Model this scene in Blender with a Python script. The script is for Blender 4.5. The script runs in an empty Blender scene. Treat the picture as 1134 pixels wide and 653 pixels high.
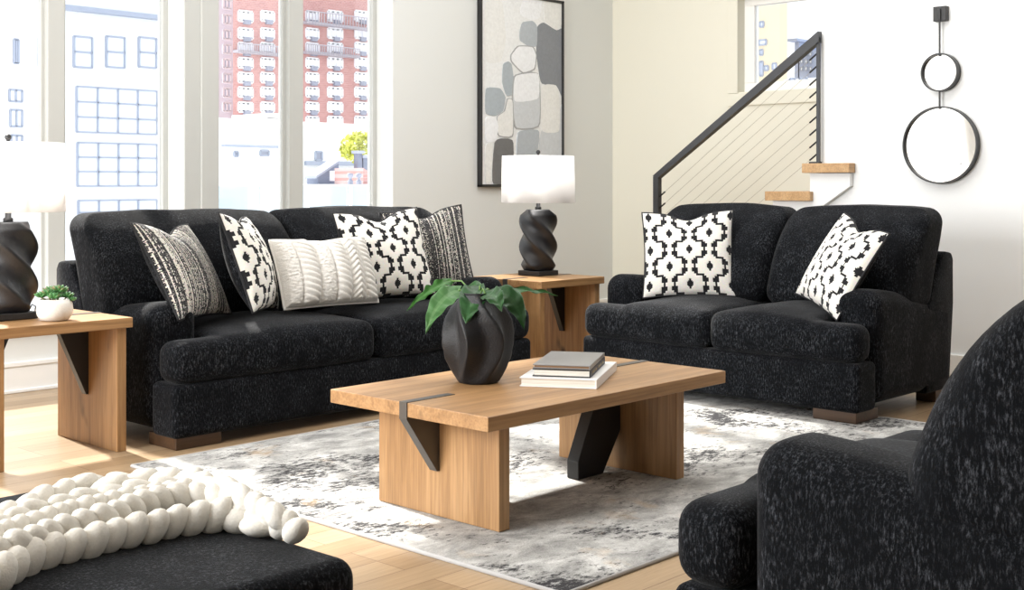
import bpy, bmesh, math, random
from mathutils import Vector, Matrix, noise
random.seed(7)
SC = bpy.context.scene
COL = SC.collection
PI = math.pi
# ------------------------------------------------------------------ camera numbers (1134 x 653 frame)
F, HZ, YAW, EYE, CX = 1377., 203., .7525, 1.25, 567.
S_, C_ = math.sin(YAW), math.cos(YAW)
def wxy(xc, yc): return (xc*S_+yc*C_, -xc*C_+yc*S_)
def P(px, py, Z=0.):                 # point at height Z seen at a pixel
    yc = F*(EYE-Z)/(py-HZ); x, y = wxy((px-CX)/F*yc, yc); return Vector((x, y, Z))
def PY(px, py, Y):                   # point on the plane Y = const
    k = (px-CX)/F; yc = Y/(-k*C_+S_); x, y = wxy(k*yc, yc); return Vector((x, Y, EYE-(py-HZ)*yc/F))
def PX(px, py, X):                   # point on the plane X = const
    k = (px-CX)/F; yc = X/(k*S_+C_); x, y = wxy(k*yc, yc); return Vector((X, y, EYE-(py-HZ)*yc/F))
def W(px, py, yc):                   # point at depth yc
    x, y = wxy((px-CX)/F*yc, yc); return Vector((x, y, EYE-(py-HZ)*yc/F))

# ------------------------------------------------------------------ materials
MATS = {}
def nt(name):
    m = bpy.data.materials.new(name); m.use_nodes = True
    n = m.node_tree.nodes; l = m.node_tree.links
    return m, n, l, n['Principled BSDF']
def plain(name, col, rough=.5, metal=0., bump=0., bscale=80., spec=.5, var=0.):
    if name in MATS: return MATS[name]
    m, n, l, b = nt(name)
    b.inputs['Base Color'].default_value = (*col, 1); b.inputs['Roughness'].default_value = rough
    b.inputs['Metallic'].default_value = metal; b.inputs['Specular IOR Level'].default_value = spec
    if bump or var:
        tc = n.new('ShaderNodeTexCoord'); nz = n.new('ShaderNodeTexNoise'); nz.inputs['Scale'].default_value = bscale
        nz.inputs['Detail'].default_value = 4
        l.new(tc.outputs['Object'], nz.inputs['Vector'])
        if bump:
            bp = n.new('ShaderNodeBump'); bp.inputs['Strength'].default_value = bump; bp.inputs['Distance'].default_value = .004
            l.new(nz.outputs['Fac'], bp.inputs['Height']); l.new(bp.outputs['Normal'], b.inputs['Normal'])
        if var:
            r = n.new('ShaderNodeValToRGB'); r.color_ramp.elements[0].position = .3; r.color_ramp.elements[1].position = .7
            r.color_ramp.elements[0].color = (*[c*(1-var) for c in col], 1); r.color_ramp.elements[1].color = (*[min(1, c*(1+var)) for c in col], 1)
            l.new(nz.outputs['Fac'], r.inputs['Fac']); l.new(r.outputs['Color'], b.inputs['Base Color'])
    MATS[name] = m; return m
def ramp(n, stops):
    r = n.new('ShaderNodeValToRGB'); e = r.color_ramp.elements
    e[0].position, e[0].color = stops[0][0], (*stops[0][1], 1); e[1].position, e[1].color = stops[-1][0], (*stops[-1][1], 1)
    for p, c in stops[1:-1]:
        q = e.new(p); q.color = (*c, 1)
    return r
def noise_node(n, l, src, scale, sc, detail=3, rough=.6, dist=0.):
    mp = n.new('ShaderNodeMapping'); mp.inputs['Scale'].default_value = sc
    nz = n.new('ShaderNodeTexNoise'); nz.inputs['Scale'].default_value = scale; nz.inputs['Detail'].default_value = detail
    nz.inputs['Roughness'].default_value = rough; nz.inputs['Distortion'].default_value = dist
    l.new(src, mp.inputs['Vector']); l.new(mp.outputs['Vector'], nz.inputs['Vector']); return nz
def mixc(n, l, fac, a, b, mode='MIX'):
    x = n.new('ShaderNodeMix'); x.data_type = 'RGBA'; x.blend_type = mode
    for k, v in ((0, fac), (6, a), (7, b)):
        if hasattr(v, 'is_output'): l.new(v, x.inputs[k])
        elif k == 0: x.inputs[0].default_value = v
        else: x.inputs[k].default_value = (*v, 1)
    return x.outputs[2]

def velvet():
    m, n, l, b = nt('charcoal_chenille'); tc = n.new('ShaderNodeTexCoord'); o = tc.outputs['Object']
    a = noise_node(n, l, o, 150, (1, 1, .33), 4, .8)
    fl = ramp(n, [(.48, (0, 0, 0)), (.57, (.26,)*3), (.67, (1, 1, 1))]); l.new(a.outputs['Fac'], fl.inputs['Fac'])
    c = noise_node(n, l, o, 9, (1, 1, .7), 4, .65)
    pt = ramp(n, [(.36, (.18,)*3), (.68, (1, 1, 1))]); l.new(c.outputs['Fac'], pt.inputs['Fac'])
    f = mixc(n, l, 1., fl.outputs['Color'], pt.outputs['Color'], 'MULTIPLY')
    col = mixc(n, l, f, (.0038, .0042, .0052), (.098, .104, .118))
    l.new(col, b.inputs['Base Color']); b.inputs['Roughness'].default_value = .88
    b.inputs['Specular IOR Level'].default_value = .06
    b.inputs['Sheen Weight'].default_value = .07; b.inputs['Sheen Roughness'].default_value = .35
    bp = n.new('ShaderNodeBump'); bp.inputs['Strength'].default_value = .35; bp.inputs['Distance'].default_value = .004
    l.new(a.outputs['Fac'], bp.inputs['Height']); l.new(bp.outputs['Normal'], b.inputs['Normal'])
    return m
VELVET = velvet()

def wood(name, axis, c1, c2, c3, rough=.42):
    m, n, l, b = nt(name); tc = n.new('ShaderNodeTexCoord'); o = tc.outputs['Object']
    sc = [7., 7., 7.]; sc['xyz'.index(axis)] = .55
    a = noise_node(n, l, o, 2.4, sc, 6, .62, .6)
    sc2 = [60., 60., 60.]; sc2['xyz'.index(axis)] = 1.6
    g = noise_node(n, l, o, 1.6, sc2, 3, .6)
    r = ramp(n, [(.28, c1), (.5, c2), (.74, c3)]); l.new(a.outputs['Fac'], r.inputs['Fac'])
    r2 = ramp(n, [(.3, (.62,)*3), (.62, (1, 1, 1))]); l.new(g.outputs['Fac'], r2.inputs['Fac'])
    col = mixc(n, l, .75, r.outputs['Color'], r2.outputs['Color'], 'MULTIPLY')
    sk = [5., 5., 5.]; sk['xyz'.index(axis)] = 2.2          # a few knots
    k = noise_node(n, l, o, 1.3, sk, 2, .5); kr = ramp(n, [(.70, (0, 0, 0)), (.78, (1, 1, 1))]); l.new(k.outputs['Fac'], kr.inputs['Fac'])
    col = mixc(n, l, kr.outputs['Color'], col, [c*.35 for c in c1])
    l.new(col, b.inputs['Base Color']); b.inputs['Roughness'].default_value = rough
    bp = n.new('ShaderNodeBump'); bp.inputs['Strength'].default_value = .12; bp.inputs['Distance'].default_value = .002
    l.new(g.outputs['Fac'], bp.inputs['Height']); l.new(bp.outputs['Normal'], b.inputs['Normal'])
    return m
OAK = ((.26, .135, .052), (.39, .215, .09), (.50, .295, .135))
WX, WYm, WZ = [wood('oak_grain_'+a, a, *OAK) for a in 'xyz']
DWX = wood('dark_oak', 'x', (.038, .019, .009), (.066, .032, .014), (.09, .046, .021))
TREAD = wood('tread_oak', 'x', (.45, .26, .11), (.56, .34, .16), (.64, .41, .21))
BLACK = plain('black_metal', (.012, .012, .013), .42, .0, .15, 120)
GUN = plain('gunmetal_strap', (.10, .095, .09), .38, .6, .1, 90)
RAILM = plain('rail_steel', (.055, .057, .062), .45, .3)
YELLOWP = plain('warm_cream_paint', (.74, .72, .62), .75, 0, .03, 200)
CREAM = plain('cream_paint', (.72, .735, .72), .75, 0, .03, 200)
WHITEP = plain('white_paint', (.87, .885, .885), .7, 0, .03, 200)
TRIMW = plain('trim_paint', (.86, .855, .83), .45)
CERAM = plain('black_ceramic', (.009, .009, .0105), .5, 0, .5, 160, .42)
LAMPC = plain('lamp_resin', (.011, .011, .013), .42, 0, .35, 150, .5)
SHADE = None
def shade_mat():
    m, n, l, b = nt('lamp_linen'); tc = n.new('ShaderNodeTexCoord')
    b.inputs['Base Color'].default_value = (.90, .90, .90, 1); b.inputs['Roughness'].default_value = .9
    tr = n.new('ShaderNodeBsdfTranslucent'); tr.inputs['Color'].default_value = (.95, .94, .93, 1)
    mx = n.new('ShaderNodeMixShader'); mx.inputs[0].default_value = .6
    l.new(b.outputs[0], mx.inputs[1]); l.new(tr.outputs[0], mx.inputs[2]); l.new(mx.outputs[0], n['Material Output'].inputs['Surface'])
    return m
SHADE = shade_mat()
def attr_mat(name, rough=.95, bump=0.):
    m, n, l, b = nt(name); a = n.new('ShaderNodeAttribute'); a.attribute_name = 'weave'
    l.new(a.outputs['Color'], b.inputs['Base Color']); b.inputs['Roughness'].default_value = rough
    b.inputs['Specular IOR Level'].default_value = .1; b.inputs['Sheen Weight'].default_value = .15
    return m
WEAVE = attr_mat('woven_cotton')
FUR = plain('ivory_plush', (.80, .78, .74), .95, 0, .9, 260, .1, .06)
WOOL = plain('cream_wool', (.70, .67, .61), .95, 0, .35, 220, .1, .04)
GLASS = None
def glass_mat(name, tint=(1, 1, 1)):
    m, n, l, b = nt(name); n.remove(b)
    t = n.new('ShaderNodeBsdfTransparent'); t.inputs['Color'].default_value = (*tint, 1)
    g = n.new('ShaderNodeBsdfGlossy'); g.inputs['Roughness'].default_value = .02
    fr = n.new('ShaderNodeFresnel'); fr.inputs['IOR'].default_value = 1.35
    mx = n.new('ShaderNodeMixShader'); l.new(fr.outputs[0], mx.inputs[0]); l.new(t.outputs[0], mx.inputs[1]); l.new(g.outputs[0], mx.inputs[2])
    l.new(mx.outputs[0], n['Material Output'].inputs['Surface']); return m
GLASS = glass_mat('window_glass', (.98, .99, 1.)); GLASSB = glass_mat('balustrade_glass', (.88, .95, .98))
MIRR = plain('mirror_silver', (.95, .95, .95), .03, 1.)

def floor_mat():
    m, n, l, b = nt('oak_floorboards'); tc = n.new('ShaderNodeTexCoord'); o = tc.outputs['Object']
    br = n.new('ShaderNodeTexBrick'); br.offset = .37; br.offset_frequency = 3
    for k, v in (('Scale', 1.), ('Brick Width', 1.35), ('Row Height', .1365), ('Mortar Size', .0016), ('Mortar Smooth', .1), ('Bias', 0.)): br.inputs[k].default_value = v
    br.inputs['Color1'].default_value = (.33, .225, .13, 1); br.inputs['Color2'].default_value = (.44, .32, .20, 1); br.inputs['Mortar'].default_value = (.16, .09, .05, 1)
    l.new(o, br.inputs['Vector'])
    g = noise_node(n, l, o, 3., (1.2, 22, 1), 6, .65, .4)
    r = ramp(n, [(.3, (.78, .75, .70)), (.65, (1.04, 1.03, 1.02))]); l.new(g.outputs['Fac'], r.inputs['Fac'])
    col = mixc(n, l, .9, br.outputs['Color'], r.outputs['Color'], 'MULTIPLY')
    l.new(col, b.inputs['Base Color']); b.inputs['Roughness'].default_value = .34; b.inputs['Specular IOR Level'].default_value = .45
    bp = n.new('ShaderNodeBump'); bp.inputs['Strength'].default_value = .25; bp.inputs['Distance'].default_value = .002
    inv = n.new('ShaderNodeMath'); inv.operation = 'SUBTRACT'; inv.inputs[0].default_value = 1; l.new(br.outputs['Fac'], inv.inputs[1])
    l.new(inv.outputs[0], bp.inputs['Height']); l.new(bp.outputs['Normal'], b.inputs['Normal'])
    return m
def rug_mat():
    m, n, l, b = nt('distressed_rug'); tc = n.new('ShaderNodeTexCoord'); o = tc.outputs['Object']
    big = noise_node(n, l, o, 1.5, (1, 1.15, 1), 5, .62, .8)
    fine = noise_node(n, l, o, 22, (1, 1.8, 1), 6, .82, .2)
    pile = noise_node(n, l, o, 230, (1, 1, 1), 2, .6)
    base = ramp(n, [(.30, (.22, .218, .212)), (.48, (.42, .415, .40)), (.64, (.64, .635, .615))])
    mid = noise_node(n, l, o, 5, (1, 1.6, 1), 6, .7, .5); l.new(mid.outputs['Fac'], base.inputs['Fac'])
    # dark distressed flecks live where the large noise is high
    ad = n.new('ShaderNodeMath'); ad.operation = 'MULTIPLY_ADD'; l.new(big.outputs['Fac'], ad.inputs[0]); ad.inputs[1].default_value = .95
    l.new(fine.outputs['Fac'], ad.inputs[2])
    dk = ramp(n, [(1.015/1.6, (0, 0, 0)), (1.13/1.6, (1, 1, 1))])
    dv = n.new('ShaderNodeMath'); dv.operation = 'DIVIDE'; l.new(ad.outputs[0], dv.inputs[0]); dv.inputs[1].default_value = 1.6
    l.new(dv.outputs[0], dk.inputs['Fac'])
    col = mixc(n, l, dk.outputs['Color'], base.outputs['Color'], (.045, .044, .047))
    tn = noise_node(n, l, o, 3.1, (1.3, 1, 1), 4, .6, .3); tr = ramp(n, [(.60, (0, 0, 0)), (.72, (.5,)*3)]); l.new(tn.outputs['Fac'], tr.inputs['Fac'])
    col = mixc(n, l, tr.outputs['Color'], col, (.58, .43, .28))
    pr = ramp(n, [(.3, (.72,)*3), (.66, (1.1,)*3)]); l.new(pile.outputs['Fac'], pr.inputs['Fac'])
    col = mixc(n, l, .85, col, pr.outputs['Color'], 'MULTIPLY')
    l.new(col, b.inputs['Base Color']); b.inputs['Roughness'].default_value = .95; b.inputs['Specular IOR Level'].default_value = .1
    bp = n.new('ShaderNodeBump'); bp.inputs['Strength'].default_value = .5; bp.inputs['Distance'].default_value = .004
    l.new(pile.outputs['Fac'], bp.inputs['Height']); l.new(bp.outputs['Normal'], b.inputs['Normal'])
    return m

# ------------------------------------------------------------------ mesh helpers
def finish(name, bm, mat, parent=None, smooth=False, loc=None):
    bmesh.ops.recalc_face_normals(bm, faces=bm.faces)
    me = bpy.data.meshes.new(name); bm.to_mesh(me); bm.free()
    for m in (mat if isinstance(mat, (list, tuple)) else [mat]): me.materials.append(m)
    if smooth: me.polygons.foreach_set('use_smooth', [True]*len(me.polygons))
    o = bpy.data.objects.new(name, me); COL.objects.link(o)
    if parent: o.parent = parent
    if loc: o.location = loc
    return o
def thing(name, label, cat, loc=(0, 0, 0), rz=0., group=None):
    o = bpy.data.objects.new(name, None); COL.objects.link(o); o.empty_display_size = .1
    o.location = loc; o.rotation_euler = (0, 0, rz); o['label'] = label; o['category'] = cat
    if group: o['group'] = group
    return o
def tag(o, label, cat, group=None):
    o['label'] = label; o['category'] = cat
    if group: o['group'] = group
    return o
def struct(o): o['kind'] = 'structure'; return o
def box(bm, a, b, r=0., seg=2):
    """box between corners a and b, edges rounded by r"""
    a, b = Vector(a), Vector(b); c = (a+b)/2; s = b-a
    v = bmesh.ops.create_cube(bm, size=1)['verts']
    for q in v: q.co = Vector((q.co.x*s.x, q.co.y*s.y, q.co.z*s.z)) + c
    if r:
        e = list({x for q in v for x in q.link_edges})
        bmesh.ops.bevel(bm, geom=e, offset=r, segments=seg, profile=.5, affect='EDGES')
def tube(bm, pts, rad, n=8, caps=True, closed=False):
    pts = [Vector(p) for p in pts]; N = len(pts)
    rads = rad if isinstance(rad, (list, tuple)) else [rad]*N
    rings = []; up = None
    for i, p in enumerate(pts):
        if closed: d = pts[(i+1) % N]-pts[i-1]
        else: d = (pts[min(i+1, N-1)]-pts[max(i-1, 0)])
        d.normalize()
        if up is None:
            up = Vector((0, 0, 1)) if abs(d.z) < .9 else Vector((1, 0, 0))
        x = d.cross(up).normalized(); up = x.cross(d).normalized()
        rings.append([bm.verts.new(p+(x*math.cos(t)+up*math.sin(t))*rads[i]) for t in [2*PI*k/n for k in range(n)]])
    for i in range(N if closed else N-1):
        A, B = rings[i], rings[(i+1) % N]
        for k in range(n): bm.faces.new((A[k], A[(k+1) % n], B[(k+1) % n], B[k]))
    if caps and not closed: bm.faces.new(rings[0][::-1]); bm.faces.new(rings[-1])
def lathe(bm, prof, n=40, c=(0, 0, 0), fn=None, capb=True, capt=True):
    rings = []
    for r, z in prof:
        ring = []
        for k in range(n):
            t = 2*PI*k/n; rr, tt = (r, t) if fn is None else fn(r, z, t)
            ring.append(bm.verts.new((c[0]+rr*math.cos(tt), c[1]+rr*math.sin(tt), c[2]+z)))
        rings.append(ring)
    for A, B in zip(rings, rings[1:]):
        for k in range(n): bm.faces.new((A[k], A[(k+1) % n], B[(k+1) % n], B[k]))
    if capb: bm.faces.new(rings[0][::-1])
    if capt: bm.faces.new(rings[-1])
def prism(bm, poly, h0, h1, ax='y', mi=0):
    """polygon in a plane extruded along ax from h0 to h1 (poly coords are the two other axes in order)"""
    def mk(p, h):
        if ax == 'y': return (p[0], h, p[1])
        if ax == 'x': return (h, p[0], p[1])
        return (p[0], p[1], h)
    A = [bm.verts.new(mk(p, h0)) for p in poly]; B = [bm.verts.new(mk(p, h1)) for p in poly]
    fs = [bm.faces.new(A[::-1]), bm.faces.new(B)]; n = len(poly)
    for i in range(n): fs.append(bm.faces.new((A[i], A[(i+1) % n], B[(i+1) % n], B[i])))
    for f in fs: f.material_index = mi
    return fs
def rbox(bm, c, s, r, seg=4, inner=8, fn=None):
    """soft rounded box, centre c, size s, edge radius r; fn(p, u) moves points, u = coords in -1..1"""
    h = [x/2 for x in s]; r = min(r, *[x*.98 for x in h])
    def coords(hh):
        a = [-(hh-r)-r*math.tan(PI/4*(seg-i)/seg) for i in range(seg)]
        m = [-(hh-r)+2*(hh-r)*i/inner for i in range(inner+1)]
        return a+m+[-x for x in a[::-1]]
    AX = [coords(x) for x in h]; cache = {}; c = Vector(c)
    def vert(p):
        key = tuple(round(x, 6) for x in p)
        if key in cache: return cache[key]
        q = [max(-(h[i]-r), min(h[i]-r, p[i])) for i in range(3)]
        d = Vector([p[i]-q[i] for i in range(3)])
        v = Vector(q)+(d.normalized()*r if d.length > 1e-9 else d)
        u = Vector([v[i]/h[i] for i in range(3)])
        if fn: v = fn(v, u)
        cache[key] = bm.verts.new(v+c); return cache[key]
    for ax in range(3):
        i, j = [k for k in range(3) if k != ax]
        for sg in (-1, 1):
            for a in range(len(AX[i])-1):
                for b in range(len(AX[j])-1):
                    vs = []
                    for (x, y) in ((a, b), (a+1, b), (a+1, b+1), (a, b+1)):
                        p = [0, 0, 0]; p[ax] = sg*h[ax]; p[i] = AX[i][x]; p[j] = AX[j][y]; vs.append(vert(p))
                    try: bm.faces.new(vs)
                    except ValueError: pass
def wob(p, amp, sc):
    return Vector((noise.noise(p*sc), noise.noise(p*sc+Vector((31, 7, 3))), noise.noise(p*sc+Vector((5, 57, 19)))))*amp
def sm(t): t = max(0., min(1., t)); return t*t*(3-2*t)
def remesh(o, voxel, it):
    m = o.modifiers.new('r', 'REMESH'); m.mode = 'VOXEL'; m.voxel_size = voxel
    s = o.modifiers.new('s', 'SMOOTH'); s.iterations = it; s.factor = .5
    dg = bpy.context.evaluated_depsgraph_get(); dg.update()
    me = bpy.data.meshes.new_from_object(o.evaluated_get(dg), depsgraph=dg)
    o.modifiers.clear(); old = o.data; mats = list(old.materials); o.data = me; bpy.data.meshes.remove(old); me.name = o.name
    me.materials.clear()
    for q in mats: me.materials.append(q)
    me.polygons.foreach_set('use_smooth', [True]*len(me.polygons))
def copy_tree(o, parent=None):
    c = o.copy(); COL.objects.link(c)
    if parent: c.parent = parent
    for ch in [x for x in o.children]: copy_tree(ch, c)
    return c

TRIMDIM = plain('window_paint', (.52, .53, .51), .45)  # trim paint darkened: weaker light on the window side put into its colour
# ------------------------------------------------------------------ room shell
WYP, FX, MX, ME = 7.25, 9.117, 7.87, 4.392      # window wall, far wall, mirror wall and its left end
XL, YF, CEIL = -2.2, -2.6, 4.3
bm = bmesh.new(); box(bm, (XL-.2, YF-.2, -.2), (FX+.2, WYP+.3, 0)); struct(finish('floor', bm, floor_mat()))
bm = bmesh.new(); box(bm, (XL-.2, YF-.2, CEIL), (FX+.2, WYP+.3, CEIL+.2)); struct(finish('ceiling', bm, WHITEP))
SILL, HEAD = .40, 3.5
W1 = (.6, 4.547); W2 = (4.806, 6.396); TH = .30
bm = bmesh.new()
for x0, x1, z0, z1 in ((XL, FX, 0, SILL), (XL, FX, HEAD, CEIL), (XL, W1[0], SILL, HEAD), (W1[1], W2[0], SILL, HEAD), (W2[1], FX+.2, SILL, HEAD)):
    box(bm, (x0, WYP, z0), (x1, WYP+TH, z1))
struct(finish('wall_back', bm, CREAM))
# far wall with the small window
SY0, SY1, SZ0, SZ1 = 4.55, 5.872, 2.03, 2.86
bm = bmesh.new()
for y0, y1, z0, z1 in ((YF, WYP, 0, SZ0), (YF, WYP, SZ1, CEIL), (YF, SY0, SZ0, SZ1), (SY1, WYP, SZ0, SZ1)):
    box(bm, (FX, y0, z0), (FX+.2, y1, z1))
struct(finish('wall_right', bm, YELLOWP))
bm = bmesh.new(); box(bm, (MX, YF, 0), (MX+.14, ME, CEIL)); struct(finish('wall_stairwell', bm, WHITEP))
bm = bmesh.new(); box(bm, (XL, YF-.2, 0), (FX, YF, CEIL)); struct(finish('wall_front', bm, plain('grey_paint', (.22, .21, .20), .8)))
bm = bmesh.new()
for y0, y1, z0, z1 in ((YF, WYP, 0, SILL), (YF, WYP, HEAD, CEIL), (YF, 2.3, SILL, HEAD), (6.6, WYP, SILL, HEAD)):
    box(bm, (XL-.2, y0, z0), (XL, y1, z1))
struct(finish('wall_left', bm, CREAM))
# baseboards
bm = bmesh.new(); box(bm, (XL, WYP-.018, 0), (FX, WYP, .17), .006); box(bm, (XL, WYP-.03, 0), (FX, WYP, .02), .004)
box(bm, (XL, WYP-.026, .155), (FX, WYP, .185), .006); struct(finish('baseboard_back', bm, TRIMW))
bm = bmesh.new(); box(bm, (MX-.018, YF, 0), (MX, 4.0, .14), .006); struct(finish('baseboard_stairwell', bm, TRIMW))
bm = bmesh.new(); box(bm, (FX-.018, YF, 0), (FX, WYP, .14), .006); struct(finish('baseboard_right', bm, TRIMW))
# window sill board and casings
bm = bmesh.new()
for w in (W1, W2): box(bm, (w[0]-.06, WYP-.05, SILL-.03), (w[1]+.06, WYP+.12, SILL), .006)
struct(finish('trim_1', bm, TRIMW))
bm = bmesh.new(); box(bm, (4.67, WYP-.025, SILL), (4.806, WYP, HEAD+.1), .005); box(bm, (4.547, WYP-.012, SILL), (4.672, WYP, HEAD+.1), .003); struct(finish('trim_2', bm, TRIMDIM))
bm = bmesh.new(); box(bm, (FX-.02, SY0-.1, SZ0-.115), (FX, SY1+.1, SZ0-.01), .004); box(bm, (FX-.02, SY1, SZ0-.008), (FX, SY1+.1, SZ1-.002), .004)
box(bm, (FX-.02, SY0-.1, SZ1), (FX, SY1+.1, SZ1+.1), .004); struct(finish('trim_3', bm, YELLOWP))
# windows
def window(n, x0, x1, z0, z1, y, mull, fr=.05):
    g = bpy.data.objects.new('window_%d' % n, None); COL.objects.link(g); g['kind'] = 'structure'; g.location = ((x0+x1)/2, y, z0)
    L = Vector(g.location); bm = bmesh.new()
    for a, b in (((x0, y-.03, z0), (x1, y+.04, z0+.06)), ((x0, y-.03, z1-.06), (x1, y+.04, z1)), ((x0, y-.03, z0+.06), (x0+fr, y+.04, z1-.06)), ((x1-fr, y-.03, z0+.06), (x1, y+.04, z1-.06))):
        box(bm, Vector(a)-L, Vector(b)-L, .004)
    struct(finish('window_frame', bm, TRIMDIM, g))
    ed = [x0+fr]
    for m0, m1 in mull:
        bm = bmesh.new(); box(bm, Vector((m0, y-.06, z0+.06))-L, Vector((m1, y+.045, z1-.06))-L, .005)
        w3 = (m1-m0)*.22
        box(bm, Vector((m0-w3, y-.02, z0+.06))-L, Vector((m1+w3, y+.03, z1-.06))-L, .004)
        struct(finish('mullion', bm, TRIMDIM, g)); ed += [m0, m1]
    ed.append(x1-fr)
    for a, b in zip(ed[::2], ed[1::2]):
        bm = bmesh.new(); box(bm, Vector((a, y, z0+.05))-L, Vector((b, y+.006, z1-.05))-L); struct(finish('glass_pane', bm, GLASS, g))
    return g
GY = WYP+.22
window(1, W1[0], W1[1], SILL, HEAD, GY, [(PY(52, 0, GY-.06).x-1.5, PY(73, 0, GY-.06).x-1.5), (PY(53, 0, GY-.06).x, PY(72, 0, GY-.06).x)], .04)
window(2, W2[0], W2[1], SILL, HEAD, GY, [(PY(320, 0, GY-.06).x, PY(336, 0, GY-.06).x)], .04)
g = bpy.data.objects.new('window_3', None); COL.objects.link(g); g['kind'] = 'structure'; g.location = (FX+.12, (SY0+SY1)/2, SZ0); L = Vector(g.location)
bm = bmesh.new(); x = FX+.12
for a, b in (((x-.03, SY0, SZ0), (x+.04, SY1, SZ0+.085)), ((x-.03, SY0, SZ1-.085), (x+.04, SY1, SZ1)), ((x-.03, SY0, SZ0+.085), (x+.04, SY0+.1, SZ1-.085)), ((x-.03, SY1-.1, SZ0+.085), (x+.04, SY1, SZ1-.085))):
    box(bm, Vector(a)-L, Vector(b)-L, .004)
struct(finish('window_frame', bm, TRIMW, g))
bm = bmesh.new(); box(bm, Vector((x, SY0+.08, SZ0+.07))-L, Vector((x+.006, SY1-.08, SZ1-.07))-L); struct(finish('glass_pane', bm, GLASS, g))

Z0 = .012
# ------------------------------------------------------------------ sofas
def seating(name, label, cat, Wd, loc, rz, nseat):
    root = thing(name, label, cat, loc, rz)
    D, AW = 1.155, .27
    bm = bmesh.new()      # base: front rail and box under the seat
    rbox(bm, (Wd/2, .105, .18), (Wd, .21, .255), .03, 3, 10)
    rbox(bm, (Wd/2, .62, .19), (Wd-2*AW+.06, .90, .23), .02, 2, 6)
    finish('seat_base', bm, VELVET, root, True)
    for s in (0, 1):      # arms, dropping toward the back
        x = AW/2 if s == 0 else Wd-AW/2
        def fa(p, u):
            y = p.y+.52; t = max(0., (y-.0)/.95)
            q = Vector(p); up = (p.z+.31)/.62
            q.z -= .115*sm(t*.95)*t**.3*up if up > 0 else 0
            q.x += .012*(1-u.y**2)*(1 if u.x > 0 else -1)*(1-abs(u.z))
            if u.z > 0: q.z += .012*(1-u.x**2)
            return q
        bm = bmesh.new(); rbox(bm, (x, .20+.475, .365), (AW, .95, .60), .085, 5, 10, fa)
        finish('arm', bm, VELVET, root, True)
    bm = bmesh.new()      # back frame leaning backwards
    prof = [(.80, .06), (1.10, .06), (1.145, .55), (1.155, .80), (1.13, .838), (1.05, .848), (1.005, .83), (.82, .54)]
    prism(bm, prof, 0, Wd, 'x')
    bmesh.ops.bevel(bm, geom=[e for e in bm.edges], offset=.014, segments=3, profile=.5, affect='EDGES')
    finish('back_frame', bm, VELVET, root, True)
    # seat cushions
    cw = Wd/nseat
    for i in range(nseat):
        x0, x1 = i*cw, (i+1)*cw
        a = x0+(AW+.004 if i == 0 else .004); b = x1-(AW+.004 if i == nseat-1 else .004)
        def fs(p, u):
            q = Vector(p); e = (1-u.x**2)*(1-u.y**4)
            q.z += (.045 if u.z > 0 else -.008)*e*abs(u.z)
            q.y -= .018*(1-u.x**2)*(1-u.z**2) if u.y < -.5 else 0
            return q+wob(q+Vector((x0*3, Wd, 0)), .006, 5)
        bm = bmesh.new(); rbox(bm, ((a+b)/2, .455, .408), (b-a, .93, .215), .056, 5, 14, fs)
        for end in ((i == 0), (i == nseat-1)):
            pass
        if i == 0: rbox(bm, ((x0+a+.2)/2, .085, .404), (a+.2-x0, .19, .205), .065, 5, 6)
        if i == nseat-1: rbox(bm, ((x1+b-.2)/2, .085, .404), (x1-b+.2, .19, .205), .065, 5, 6)
        o = finish('seat_cushion', bm, VELVET, root, True); remesh(o, .016, 7)
    # back cushions
    for i in range(nseat):
        x0, x1 = i*cw+.006, (i+1)*cw-.006
        def fb(p, u):
            q = Vector(p); e = max(0., (1-u.x**6))*max(0., (1-u.z**2))
            if u.y < 0: q.y -= .045*e**.8*abs(u.y)
            q.y += .23*((p.z+.29)/.58)-.06
            t = (p.z+.29)/.58
            if u.y < 0: q.y += -u.y*(.15*max(0., (t-.45)/.55)**2.2+.05*max(0., (.3-t)/.3)**2)
            q.z += .018*(1-u.x**2)*(1 if u.z > .3 else 0)*u.z
            if u.z > 0: q.y *= 1.0
            return q+wob(q+Vector((x0*2, Wd*3, 1)), .009, 4)
        bm = bmesh.new(); rbox(bm, ((x0+x1)/2, .765, .80), (x1-x0, .37, .58), .09, 6, 14, fb)
        o = finish('back_cushion', bm, VELVET, root, True)
    for x, y in ((.02, .02), (Wd-.27, .02), (.03, .98), (Wd-.15, .98)):
        bm = bmesh.new(); w, d = (.25, .24) if y < .5 else (.12, .12)
        box(bm, (x, y, 0 if y < .5 else -loc[2]), (x+w, y+d, .06), .004); finish('foot', bm, DWX, root)
    return root
seating('sofa', 'long charcoal black two-cushion sofa below the tall windows, holding five pillows', 'sofa', 2.478, (3.148, 5.097, 0), 0, 2)
seating('loveseat', 'charcoal black loveseat in front of the stair railing, holding two white pillows', 'loveseat', 1.84, (5.85, 4.894, Z0+.001), -PI/2, 2)
seating('armchair', 'charcoal black armchair seen from its side in the lower right foreground', 'armchair', 1.25, (2.40+1.25, 1.735, 0), PI, 1)

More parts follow.
